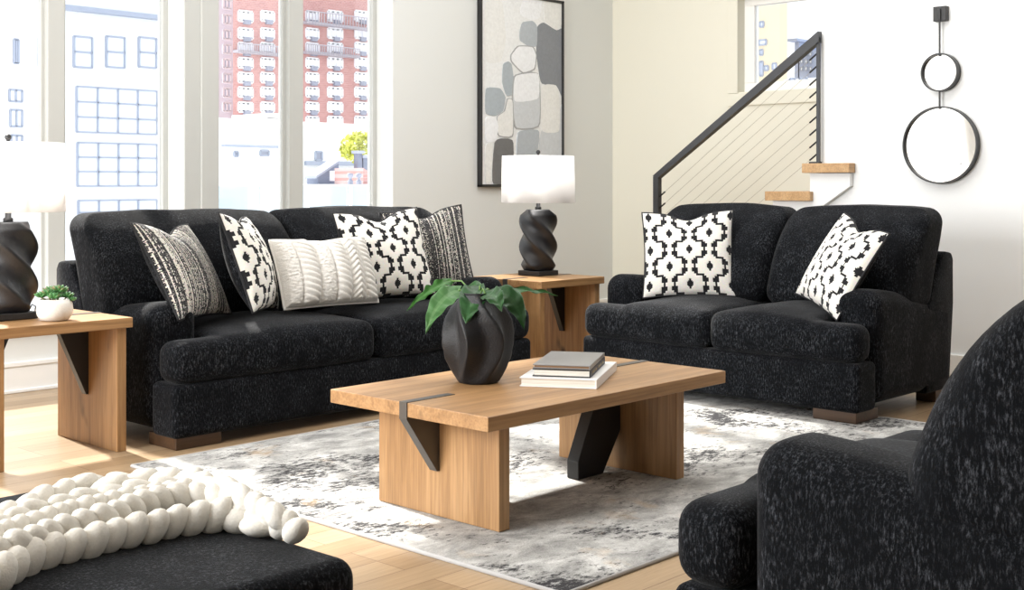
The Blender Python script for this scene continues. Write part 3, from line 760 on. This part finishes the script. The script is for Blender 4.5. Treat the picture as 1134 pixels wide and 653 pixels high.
shapes = [(7, [(45, 0), (100, 0), (110, 120), (95, 190), (45, 190)]), (3, [(160, -5), (220, -5), (212, 55), (190, 62), (150, 45)]), (7, [(222, -5), (283, 5), (283, 75), (262, 92), (225, 65)]),
 (1, [(203, 78), (222, 66), (262, 93), (282, 82), (282, 303), (262, 255), (214, 255), (200, 160)]), (2, [(158, 66), (190, 62), (204, 78), (203, 142), (178, 140), (150, 122), (150, 95)]),
 (4, [(282, 303), (282, 478), (205, 478), (214, 390), (262, 360)]),
 (7, [(214, 262), (232, 253), (262, 256), (272, 300), (272, 400), (214, 400)]),
 (8, [(122, 165), (144, 136), (192, 138), (203, 165), (198, 211), (160, 224), (123, 186)]), (3, [(125, 166), (146, 139), (190, 141), (200, 166), (195, 208), (160, 220), (126, 184)]),
 (5, [(100, 192), (116, 184), (126, 192), (132, 232), (131, 284), (112, 292), (97, 250)]),
 (8, [(130, 223), (211, 213), (215, 388), (133, 392), (126, 300)]), (4, [(133, 226), (209, 217), (212, 384), (136, 388), (129, 300)]), (3, [(133, 226), (209, 217), (210, 300), (131, 310)]),
 (5, [(47, 262), (92, 265), (108, 292), (101, 334), (76, 350), (47, 344)]), (8, [(80, 350), (104, 336), (112, 294), (131, 298), (133, 417), (84, 412)]), (7, [(82, 350), (106, 336), (114, 297), (129, 300), (130, 413), (84, 409)]),
 (3, [(47, 352), (78, 353), (86, 380), (80, 426), (47, 430)]), (6, [(74, 417), (133, 417), (128, 558), (66, 558)]), (2, [(143, 393), (212, 389), (200, 480), (190, 558), (148, 558), (140, 470)]), (7, [(47, 432), (70, 430), (62, 558), (47, 558)])]
bm = bmesh.new(); box(bm, Vector((px0+fw*.5, WYP-.03, pz0+fw*.5))-L, Vector((px1-fw*.5, WYP-.006, pz1-fw*.5))-L)
for k, (mi, sh) in enumerate(shapes):
    poly = []
    for it in range(2):
        k_ = (.13, .25)[it]
        sh = [q for (a_, b_), (c_, d_) in zip(sh, sh[1:]+sh[:1]) for q in ((a_*(1-k_)+c_*k_, b_*(1-k_)+d_*k_), (a_*k_+c_*(1-k_), b_*k_+d_*(1-k_)))]
    for zx, zy in sh:
        q = PY(520+zx*.3675, zy*.3675, WYP-.03)
        poly.append((max(px0+fw, min(px1-fw, q.x))-L.x, max(pz0+fw, min(pz1-fw, q.z))-L.z))
    clean = []
    for p in poly:
        if not clean or (abs(p[0]-clean[-1][0])+abs(p[1]-clean[-1][1])) > 1e-4: clean.append(p)
    prism(bm, clean, WYP-.03-L.y-.0012-.0006*k*.5, WYP-.03-L.y, 'y', mi)
finish('canvas', bm, pm, root)

# ------------------------------------------------------------------ wall mirror
MP = MX-.04
root = thing('wall_mirror', 'black hanging wall mirror of two round glasses, small above large', 'mirror', (MX-.02, 3.507, 1.26)); L = Vector(root.location)
def rel(p): return Vector(p)-L
bm = bmesh.new(); box(bm, rel((MX-.045, 3.463, 2.308)), rel((MX, 3.552, 2.405)), .003); box(bm, rel((MX-.055, 3.497, 2.315)), rel((MX-.045, 3.517, 2.385)), .002); finish('hanger_block', bm, BLACK, root)
for z0, z1 in ((2.08, 2.36), (1.735, 1.86)):
    bm = bmesh.new(); box(bm, rel((MP-.004, 3.503, z0)), rel((MP+.004, 3.514, z1)), .001); finish('rod', bm, BLACK, root)
for yc_, zc_, r in ((3.507, 1.974, .125), (3.507, 1.500, .252)):
    bm = bmesh.new(); n = 72
    rg = []
    for k in range(n):
        t = 2*PI*k/n; c, s = math.cos(t), math.sin(t)
        rg.append([bm.verts.new(rel((x, yc_+q*c, zc_+q*s))) for q, x in ((r, MX-.002), (r, MX-.055), (r-.009, MX-.055), (r-.009, MX-.03), (r-.009, MX-.002))])
    for k in range(n):
        for j in range(5): bm.faces.new((rg[k][j], rg[(k+1) % n][j], rg[(k+1) % n][(j+1) % 5], rg[k][(j+1) % 5]))
    fr = finish('round_frame', bm, BLACK, root)
    bm = bmesh.new(); M = Matrix.Translation(rel((MX-.03, yc_, zc_))) @ Matrix.Rotation(PI/2, 4, 'Y')
    bmesh.ops.create_cone(bm, cap_ends=True, segments=72, radius1=r-.008, radius2=r-.008, depth=.006, matrix=M); finish('mirror_glass', bm, MIRR, fr)

# ------------------------------------------------------------------ stairs and railing
RISE, RUN = .197, .300; TY, TZ = 4.127, 1.39
st = thing('staircase', 'floating oak stair treads on a white stringer behind the loveseat', 'staircase', (MX+.4, 5.2, 0)); L = Vector(st.location)
for k in range(7):
    y = TY+RUN*k; z = TZ-RISE*k
    bm = bmesh.new(); box(bm, (MX-.09-L.x, y-L.y, z-.066), (FX-L.x-.02, y+.365-L.y, z), .004)
    if k == 0:
        bm.free(); bm = bmesh.new(); box(bm, (MX-.09-L.x, y-L.y, z-.066), (MX-.004-L.x, y+.365-L.y, z), .004); box(bm, (MX-.01-L.x, ME+.004-L.y, z-.066), (FX-L.x-.02, y+.365-L.y, z), .004)
    finish('tread', bm, TREAD, st)
poly = [(TY+.018, TZ-.07)]
for k in range(7):
    y = TY+RUN*k; z = TZ-RISE*k
    poly += [(y+.325, z-.068), (y+.325, z-RISE-.068)] if k < 6 else [(y+.325, z-.068), (y+.325, 0)]
poly += [(TY+.02+.55+1.0, .0), (TY+.02+.245, 1.067), (TY+.018, 1.232)]
sl = (1.232-1.067)/.245
poly[-3] = (TY+.02+1.232/sl, 0) if TY+.02+1.232/sl < poly[-4][0] else (poly[-4][0]-.01, 0)
bm = bmesh.new(); prism(bm, [(a-L.y, b) for a, b in poly], MX-.045-L.x, MX-.002-L.x, 'x'); finish('stringer', bm, WHITEP, st)
ra = thing('stair_railing', 'dark steel stair railing with thin cables behind the loveseat', 'railing', (MX-.05, 5.795, .42)); L = Vector(ra.location)
RXp = MX-.05
y0, z0 = 5.800, 1.310; y1, z1 = 4.372, 2.312
sl = (z1-z0)/(y1-y0)
bm = bmesh.new()      # handrail: flat bar with an elbow
hd = .028
prism(bm, [(y0-L.y, z0-L.z), (y0-L.y-.045, z0-.02-L.z+.0), (y1-L.y, z1-.075-L.z), (y1-L.y, z1-L.z)], -hd, hd, 'x'); finish('handrail', bm, RAILM, ra)
bm = bmesh.new(); box(bm, (-.025, y0-.048-L.y, 0), (.025, y0-L.y, z0-.005-L.z), .002); finish('newel_post', bm, RAILM, ra)
bm = bmesh.new(); box(bm, (-.012, y1-L.y, TZ+.002-L.z), (.012, y1+.022-L.y, z1-.04-L.z), .001); box(bm, (-.03, y1-L.y, TZ-L.z), (.03, y1+.07-L.y, TZ+.012-L.z), .001); finish('end_post', bm, RAILM, ra)
CAB = plain('cable_steel', (.38, .34, .28), .4, .6)
for k in range(9):
    dz = -.145-.088*k
    a = Vector((0, y0-.03, z0+dz-.03)); b = Vector((0, y1+.012, z1+dz))
    bot = lambda y: TZ-RISE*max(0, (y-TY)/RUN)+.10
    bm = bmesh.new(); tube(bm, [a-L+Vector((RXp, 0, 0))-Vector((RXp, 0, 0))*0 - Vector((RXp, 0, 0)) + Vector((L.x, 0, 0)), b-L+Vector((L.x, 0, 0))], .0013, 5)
    d = (b-a).normalized()
    cb = finish('cable', bm, CAB, ra)
    bm = bmesh.new(); q0 = b-L+Vector((L.x, 0, 0)); q1 = a-L+Vector((L.x, 0, 0))
    tube(bm, [q0, q0-d*.085], .006, 6); finish('cable_fitting', bm, BLACK, cb)
    bm = bmesh.new(); tube(bm, [q1, q1+d*.085], .006, 6); finish('cable_fitting', bm, BLACK, cb)

# ------------------------------------------------------------------ world outside
def facade(name, label, cat, dist, x0, x1, y0, y1, col, depth, plane='Y'):
    """front wall through the pixels x0..x1, y0..y1 on the plane at dist"""
    fn = PY if plane == 'Y' else PX
    a, b = fn(x0, y1, dist), fn(x1, y0, dist); a.z = -13.; b.z = max(b.z, -12)
    root = thing(name, label, cat, (a if plane == 'Y' else b)); L = Vector(root.location)
    bm = bmesh.new()
    if plane == 'Y':
        w_ = b.x-a.x; sk = depth*a.x/dist*1.04
        prism(bm, [(0, 0), (w_, 0), (w_+sk, depth), (sk, depth)], 0, b.z-a.z, 'z')
    else:
        w_ = a.y-b.y; sk = depth*b.y/dist*1.04
        prism(bm, [(0, 0), (0, w_), (depth, w_+sk), (depth, sk)], a.z-L.z, b.z-L.z, 'z')
    finish('wall', bm, col, root)
    return root, fn, dist, L
def fwin(ctx, rects, glass, frame, nx=1, ny=1, bar=.05, ledge=None, ob=.07):
    root, fn, d, L = ctx
    for (x0, y0, x1, y1) in rects:
        a, b = fn(x0, y1, d)-L, fn(x1, y0, d)-L
        yv = fn is PY
        def mk(u0, z0, u1, z1, o0, o1):
            return ((u0, o0, z0), (u1, o1, z1)) if yv else ((o0, u1, z0), (o1, u0, z1))
        u0, u1 = (a.x, b.x) if yv else (a.y, b.y)
        base = 0. if True else 0
        off = Vector((0, 0, 0))
        b0 = (Vector((d, 0, 0))-L).x if not yv else d-L.y
        bm = bmesh.new()
        wb = bar*(1 if u1 > u0 else -1)
        for i in range(nx+1):
            u = u0+(u1-u0)*i/nx; q = mk(u-wb/2, a.z, u+wb/2, b.z, b0-ob, b0+.02); box(bm, *q)
        for j in range(ny+1):
            z = a.z+(b.z-a.z)*j/ny; q = mk(u0, z-bar/2, u1, z+bar/2, b0-ob, b0+.02); box(bm, *q)
        if ledge: q = mk(u0-wb, a.z-ledge, u1+wb, a.z, b0-.2, b0); box(bm, *q)
        w = finish('window', bm, frame, root)
        bm = bmesh.new(); q = mk(u0, a.z, u1, b.z, b0-.03, b0+.01); box(bm, *q); finish('pane', bm, glass, w)
EW = plain('ext_white', (.86, .87, .88), .9); EP = plain('ext_pale', (.85, .84, .84), .9, 0, 0, 1.2, .3, .06)
EGL = plain('ext_pane_pale', (.72, .77, .88), .2); EGL2 = plain('ext_pane_white', (.80, .83, .88), .3); EFR = plain('ext_frame', (.36, .40, .50), .6)
EFW = plain('ext_frame_white', (.85, .86, .9), .6)
def brick():
    m, n, l, b = nt('red_brick'); tc = n.new('ShaderNodeTexCoord'); br = n.new('ShaderNodeTexBrick'); br.inputs['Scale'].default_value = 2.2
    br.inputs['Color1'].default_value = (.46, .23, .22, 1); br.inputs['Color2'].default_value = (.54, .29, .27, 1); br.inputs['Mortar'].default_value = (.58, .42, .41, 1)  # brick reds paled towards pink: outdoor haze put into the colours
    mp = n.new('ShaderNodeMapping'); mp.inputs['Rotation'].default_value = (PI/2, 0, 0); l.new(tc.outputs['Object'], mp.inputs['Vector']); l.new(mp.outputs['Vector'], br.inputs['Vector'])
    l.new(br.outputs['Color'], b.inputs['Base Color']); b.inputs['Roughness'].default_value = .9; return m
BRICK = brick(); BALC = plain('ext_balcony', (.45, .42, .47), .7); ACM = plain('ext_ac', (.30, .32, .40), .6)
# white building across the street
c = facade('office_building', 'white building with gridded factory windows seen through the left window', 'building', 26., 66, 187, -160, 262, EW, 8)
fwin(c, [(81, 42, 101, 74), (117, 42, 137, 74), (153, 43, 172, 74)], EGL2, EFR, 1, 2, .035)
fwin(c, [(84, 101, 173, 146), (85, 160, 173, 206), (86, 221, 173, 262)], EGL2, EFR, 4, 3, .03)
fwin(c, [(81, -40, 101, -10), (117, -40, 137, -10), (153, -40, 172, -10), (81, -100, 101, -68), (117, -100, 137, -68), (153, -100, 172, -68)], EGL2, EFR, 1, 2, .10)
q0, q1 = PY(66, 15, 26)-c[3], PY(187, 15, 26)-c[3]; qz = PY(125, 15, 26).z-c[3].z
bm = bmesh.new(); box(bm, (q0.x, -.25, qz-.05), (q1.x, 0, qz+.05)); finish('cornice', bm, EFR, c[0])
c = facade('apartment_block', 'pale apartment block at the far left edge of the left window', 'building', 40., -90, 49, -190, 240, EP, 8)
fwin(c, [(-2, 5, 4, 18), (-2, 27, 4, 38), (16, 0, 22, 22), (16, 28, 22, 40), (-2, 48, 4, 66)], EGL, EP, 1, 1, .05)
fwin(c, [(10, 100, 24, 112), (11, 122, 24, 140), (15, 44, 20, 70), (42, 42, 48, 74), (44, 101, 48, 136), (12, 150, 24, 170)], EGL2, EFR, 2, 1, .06)
# brick tower
c = facade('brick_tower', 'red brick apartment tower with white windows seen through the middle windows', 'building', 62., 258, 432, -120, 140, BRICK, 14)
R = []; AC = []
rowsY = [14, 33, 49, 65.5, 82, 98, 114.5, 130]
for i, y in enumerate(rowsY):
    for (a, b) in ((264, 279), (289, 302.5), (310.5, 316), (339, 352), (363, 378.5), (393, 407), (417, 424)):
        R.append((a, y, b, y+8.6)); AC.append(((a+b)/2+1, y+10.2))
fwin(c, R, EGL2, EFW, 3, 1, .16)
for x, y in AC[::1]:
    q = PY(x, y, 62.)-c[3]; bm = bmesh.new(); box(bm, (q.x-.22, -.2, q.z-.16), (q.x+.22, 0, q.z+.10)); finish('air_conditioner', bm, ACM, c[0])
for (a, b, y) in ((333, 409, 24), (258, 318, 56), (333, 392, 57)):
    q0, q1 = PY(a, y+2.4, 62.)-c[3], PY(b, y-2.4, 62.)-c[3]; bm = bmesh.new(); box(bm, (q0.x, -.6, q0.z), (q1.x, 0, q0.z+.15))
    for k in range(25):
        x = q0.x+(q1.x-q0.x)*k/24; box(bm, (x-.02, -.6, q0.z), (x+.02, -.56, q1.z))
    box(bm, (q0.x, -.62, q1.z-.05), (q1.x, -.54, q1.z)); finish('balcony', bm, BALC, c[0])
c = facade('glass_tower', 'pale bluish tower behind the red brick tower', 'building', 79., 215, 262, -140, 150, plain('ext_blue', (.74, .78, .86), .8), 10)
fwin(c, [(247, y, 255, y+9) for y in (0, 17, 34, 50, 66, 82, 98, 114)], plain('ext_pane_grey', (.48, .52, .62), .3), EFW, 2, 1, .15)
# low roofs
c = facade('rooftop_building', 'long low white rooftop building below the red brick tower', 'building', 44., 228, 432, 139, 300, EW, 5)
fwin(c, [(288, 167, 297, 172), (349, 168, 356, 177), (381, 168, 386, 174), (259, 168, 263, 173)], ACM, EFR, 1, 1, .08)
for a, b, y0_, y1_ in ((337, 430, 178, 181.5), (245, 318, 160, 161)):
    q0, q1 = PY(a, y1_, 44.)-c[3], PY(b, y0_, 44.)-c[3]; bm = bmesh.new(); box(bm, (q0.x, -.15, q0.z-.05), (q1.x, 0, q0.z+(.13 if y1_ > 170 else .04))); finish('roof_edge', bm, EFR, c[0])
c = facade('rooftop_bulkhead', 'small white rooftop structures at the foot of the brick tower', 'building', 50., 262, 316, 131, 170, EP, 4)
q0, q1 = PY(296, 131, 50.)-c[3], PY(312, 126, 50.)-c[3]; bm = bmesh.new(); box(bm, (q0.x, 0, q0.z), (q1.x, 3, q1.z)); finish('roof_hut', bm, EP, c[0])
# grey gabled dormer
dp = 34.; a, b = PY(352, 206, dp), PY(375, 186, dp)
root = thing('gabled_dormer', 'grey gabled dormer with one white window on the roofs outside', 'dormer', a); L = Vector(root.location); bm = bmesh.new()
w = b.x-a.x; hh = b.z-a.z
prism(bm, [(0, 0), (w, 0), (w, hh*1.25), (w*.92, hh*1.32), (w*.05, hh*.55), (0, hh*.5)], 0, .6, 'y'); finish('wall', bm, plain('dormer_grey', (.20, .23, .31), .8), root)
bm = bmesh.new(); prism(bm, [(-.15, hh*.42), (w*.93, hh*1.27), (w*.93, hh*1.42), (-.15, hh*.57)], -.1, .5, 'y'); finish('roof', bm, plain('dormer_roof', (.36, .39, .47), .7), root)
bm = bmesh.new(); box(bm, (w*.55, -.04, hh*.28), (w*.9, .02, hh*.85)); finish('window', bm, EFW, root)
for nm, lab, x0, y0_, x1, y1_, m in (('chimney', 'tall dark chimney right of the gabled dormer', 396, 170, 401, 204, 'dormer_grey'), ('chimney', 'wide dark chimney at the right edge of the middle window', 402.5, 175, 412, 204, 'dormer_grey')):
    a, b = PY(x0, y1_, 33.), PY(x1, y0_, 33.); root = thing(nm, lab, 'chimney', a, 0); bm = bmesh.new(); w = b.x-a.x; h = b.z-a.z
    box(bm, (0, 0, 0), (w, w, h)); finish('shaft', bm, MATS['dormer_grey'], root); bm = bmesh.new(); box(bm, (-.06, -.06, h), (w+.06, w+.06, h+.1)); finish('cap', bm, EFR, root)
a, b = PY(402, 204, 32.), PY(414, 186, 32.); bm = bmesh.new(); prism(bm, [(0, 0), (b.x-a.x, 0), (b.x-a.x, (b.z-a.z)*.6), (0, b.z-a.z)], 0, 1.5, 'y'); o = finish('brick_parapet', bm, BRICK); o.location = a; tag(o, 'sloping red brick parapet below the wide chimney', 'parapet')
a, b = PY(228, 214, 30.), PY(432, 203, 30.); bm = bmesh.new(); box(bm, (0, 0, -14.1), (b.x-a.x+14, 15, 0)); o = finish('flat_roof', bm, EW); o.location = (a.x, 28, PY(300, 204, 34.).z); tag(o, 'flat white roof the grey dormer stands on', 'roof')
for x in (388, 397.5):
    q = PY(x, 204, 31.); bm = bmesh.new(); lathe(bm, [(.09, 0), (.09, .12), (.05, .14), (.05, .22), (.10, .24), (.10, .34), (.02, .36)], 12); o = finish('roof_vent', bm, ACM, None, True); o.location = q; tag(o, 'small dark roof vent %s' % ('below the tall chimney' if x > 390 else 'right of the gabled dormer'), 'roof vent', None)
# terrace balustrade just outside
a, b = PY(236, 240, 9.6), PY(432, 206, 9.6)
root = thing('glass_balustrade', 'pale blue glass balustrade on the terrace outside the middle windows', 'balustrade', (a.x, 9.6, .15)); L = Vector(root.location)
n = 4; w = (b.x-a.x)/n
for k in range(n):
    bm = bmesh.new(); box(bm, (k*w+.02, 0, 0), ((k+1)*w-.02, .014, b.z-L.z)); finish('glass_panel', bm, GLASSB, root)
    bm = bmesh.new(); box(bm, (k*w-.02, -.01, -.13), (k*w+.02, .03, b.z-L.z), .003); finish('post', bm, EFW, root)
bm = bmesh.new(); box(bm, (W1[0]-3, 7.6, -.1), (12, 10.2, 0)); o = finish('terrace_slab', bm, EP); tag(o, 'pale terrace slab below the windows outside', 'terrace')
# yellow-green tree
tc_ = PY(397, 163, 38.)
root = thing('street_tree', 'yellow-green tree behind the gabled dormer at the right of the middle window', 'tree', (tc_.x, 38., PY(397, 205, 38.).z)); L = Vector(root.location)
rnd = random.Random(11); bm = bmesh.new()
for k in range(900):
    while True:
        u = Vector((rnd.uniform(-1, 1), rnd.uniform(-1, 1), rnd.uniform(-1, 1)))
        if u.length < 1: break
    cpt = Vector((u.x*.85, u.y*.7, u.z*.62+.3*(1 if u.x > 0 else -.3)*(1-abs(u.z))))+Vector((.05, 0, tc_.z-L.z))
    s = rnd.uniform(.05, .11); R_ = Matrix.Rotation(rnd.uniform(0, 6.3), 4, Vector((rnd.random(), rnd.random(), rnd.random())).normalized())
    vs = [bm.verts.new(R_ @ Vector(p)*s+cpt) for p in ((-1, -.5, 0), (1, -.5, 0), (1, .5, .3), (-1, .5, 0))]; bm.faces.new(vs)
finish('foliage', bm, plain('tree_leaf', (.60, .62, .16), .8, 0, 0, 2.5, .5, .3), root)
bm = bmesh.new(); tube(bm, [(0, 0, 0), (.03, 0, (tc_.z-L.z)*.6), (.05, 0, tc_.z-L.z+.3)], [.09, .07, .03], 8); finish('trunk', bm, plain('bark', (.22, .18, .14), .9), root)
# beyond the small stair window
c = facade('yellow_building', 'pale yellow building seen through the small stair window', 'building', 52., 800, 872, -30, 160, plain('ext_yellow', (.74, .63, .46), .9), 6, 'X')
fwin(c, [(842, 24, 846, 30), (841, 44, 849, 50), (842, 55, 845, 61), (847, 73, 851, 78), (842, 68, 845, 84), (856, 70, 860, 77), (866, 72, 870, 78)], EGL, EFR, 1, 1, .08)
c = facade('blue_tower', 'pale blue-grey tower in the small stair window', 'building', 60., 884, 925, 54, 160, plain('ext_bluegrey', (.36, .41, .55), .9), 8, 'X')
fwin(c, [(x, y, x+3, y+4) for x in (886.5, 891.5, 896.5) for y in (58, 66, 74)], EGL2, EFR, 1, 1, .06)
a = PX(877, 47, 60.)-c[3]; b = PX(888, 43, 60.)-c[3]; bm = bmesh.new(); box(bm, (-.5, b.y, a.z), (3, a.y, b.z)); a = PX(880, 160, 60.)-c[3]; b = PX(885, 43, 60.)-c[3]; box(bm, (0, b.y, a.z), (3, a.y, b.z)); finish('side_wing', bm, MATS['ext_bluegrey'], c[0])
c = facade('low_roofs', 'low pale roofs at the bottom of the small stair window', 'building', 48., 868, 930, 84, 170, EP, 5, 'X')
fwin(c, [(875, 87, 881, 91), (886, 86, 894, 90)], EGL, EFR, 1, 1, .08)
bm = bmesh.new(); box(bm, (-80, 12, -14), (120, 140, -13)); struct(finish('ground', bm, plain('street', (.55, .55, .56), .9, 0, 0, .3, .3, .1)))

# ------------------------------------------------------------------ light
w = bpy.data.worlds.new('World'); SC.world = w; w.use_nodes = True; n = w.node_tree.nodes; l = w.node_tree.links
bg = n['Background']; bg.inputs['Color'].default_value = (.93, .965, 1., 1); bg.inputs['Strength'].default_value = 1.15
sun = bpy.data.lights.new('sun', 'SUN'); sun.energy = 9.; sun.angle = D2R(2.5); sun.color = (1, .95, .87)
so = bpy.data.objects.new('sun', sun); COL.objects.link(so)
so.rotation_euler = Vector((-.10, -1, -.80)).to_track_quat('-Z', 'Y').to_euler(); so.location = (0, 12, 9)

def area_fill(name, loc, aim, sx, sy, power, col=(1, 1, 1)):
    a = bpy.data.lights.new(name, 'AREA'); a.shape = 'RECTANGLE'; a.size = sx; a.size_y = sy; a.energy = power; a.color = col
    o = bpy.data.objects.new(name, a); COL.objects.link(o); o.location = loc
    o.rotation_euler = (Vector(aim)-Vector(loc)).to_track_quat('-Z', 'Y').to_euler()
area_fill('studio_light', (-1.9, 5.0, 2.2), (4.5, 3.4, .4), 3.2, 2.4, 300)  # added fill from the unseen left side, no lamp stands there
area_fill('ceiling_light', (5.4, 4.5, 4.2), (5.4, 4.3, 0), 5., 3.4, 100)  # added overhead fill above the view, not a fixture of the room
# ------------------------------------------------------------------ camera
cam = bpy.data.cameras.new('camera'); cam.sensor_width = 36; cam.lens = F*36/1134; cam.shift_y = -(326.5-HZ)/1134
co = bpy.data.objects.new('camera', cam); COL.objects.link(co); co.location = (0, 0, EYE); co.rotation_euler = (PI/2, 0, YAW-PI/2)
cam.clip_start = .05; cam.clip_end = 400; SC.camera = co
vs = SC.view_settings; SC.display_settings.display_device = 'sRGB'; vs.view_transform = 'Standard'; vs.look = 'None'; vs.exposure = .58; vs.gamma = 1.; vs.use_curve_mapping = False
SC.cycles.use_denoising = True; SC.cycles.max_bounces = 10; SC.cycles.diffuse_bounces = 6; SC.cycles.transparent_max_bounces = 12; SC.cycles.sample_clamp_indirect = 8
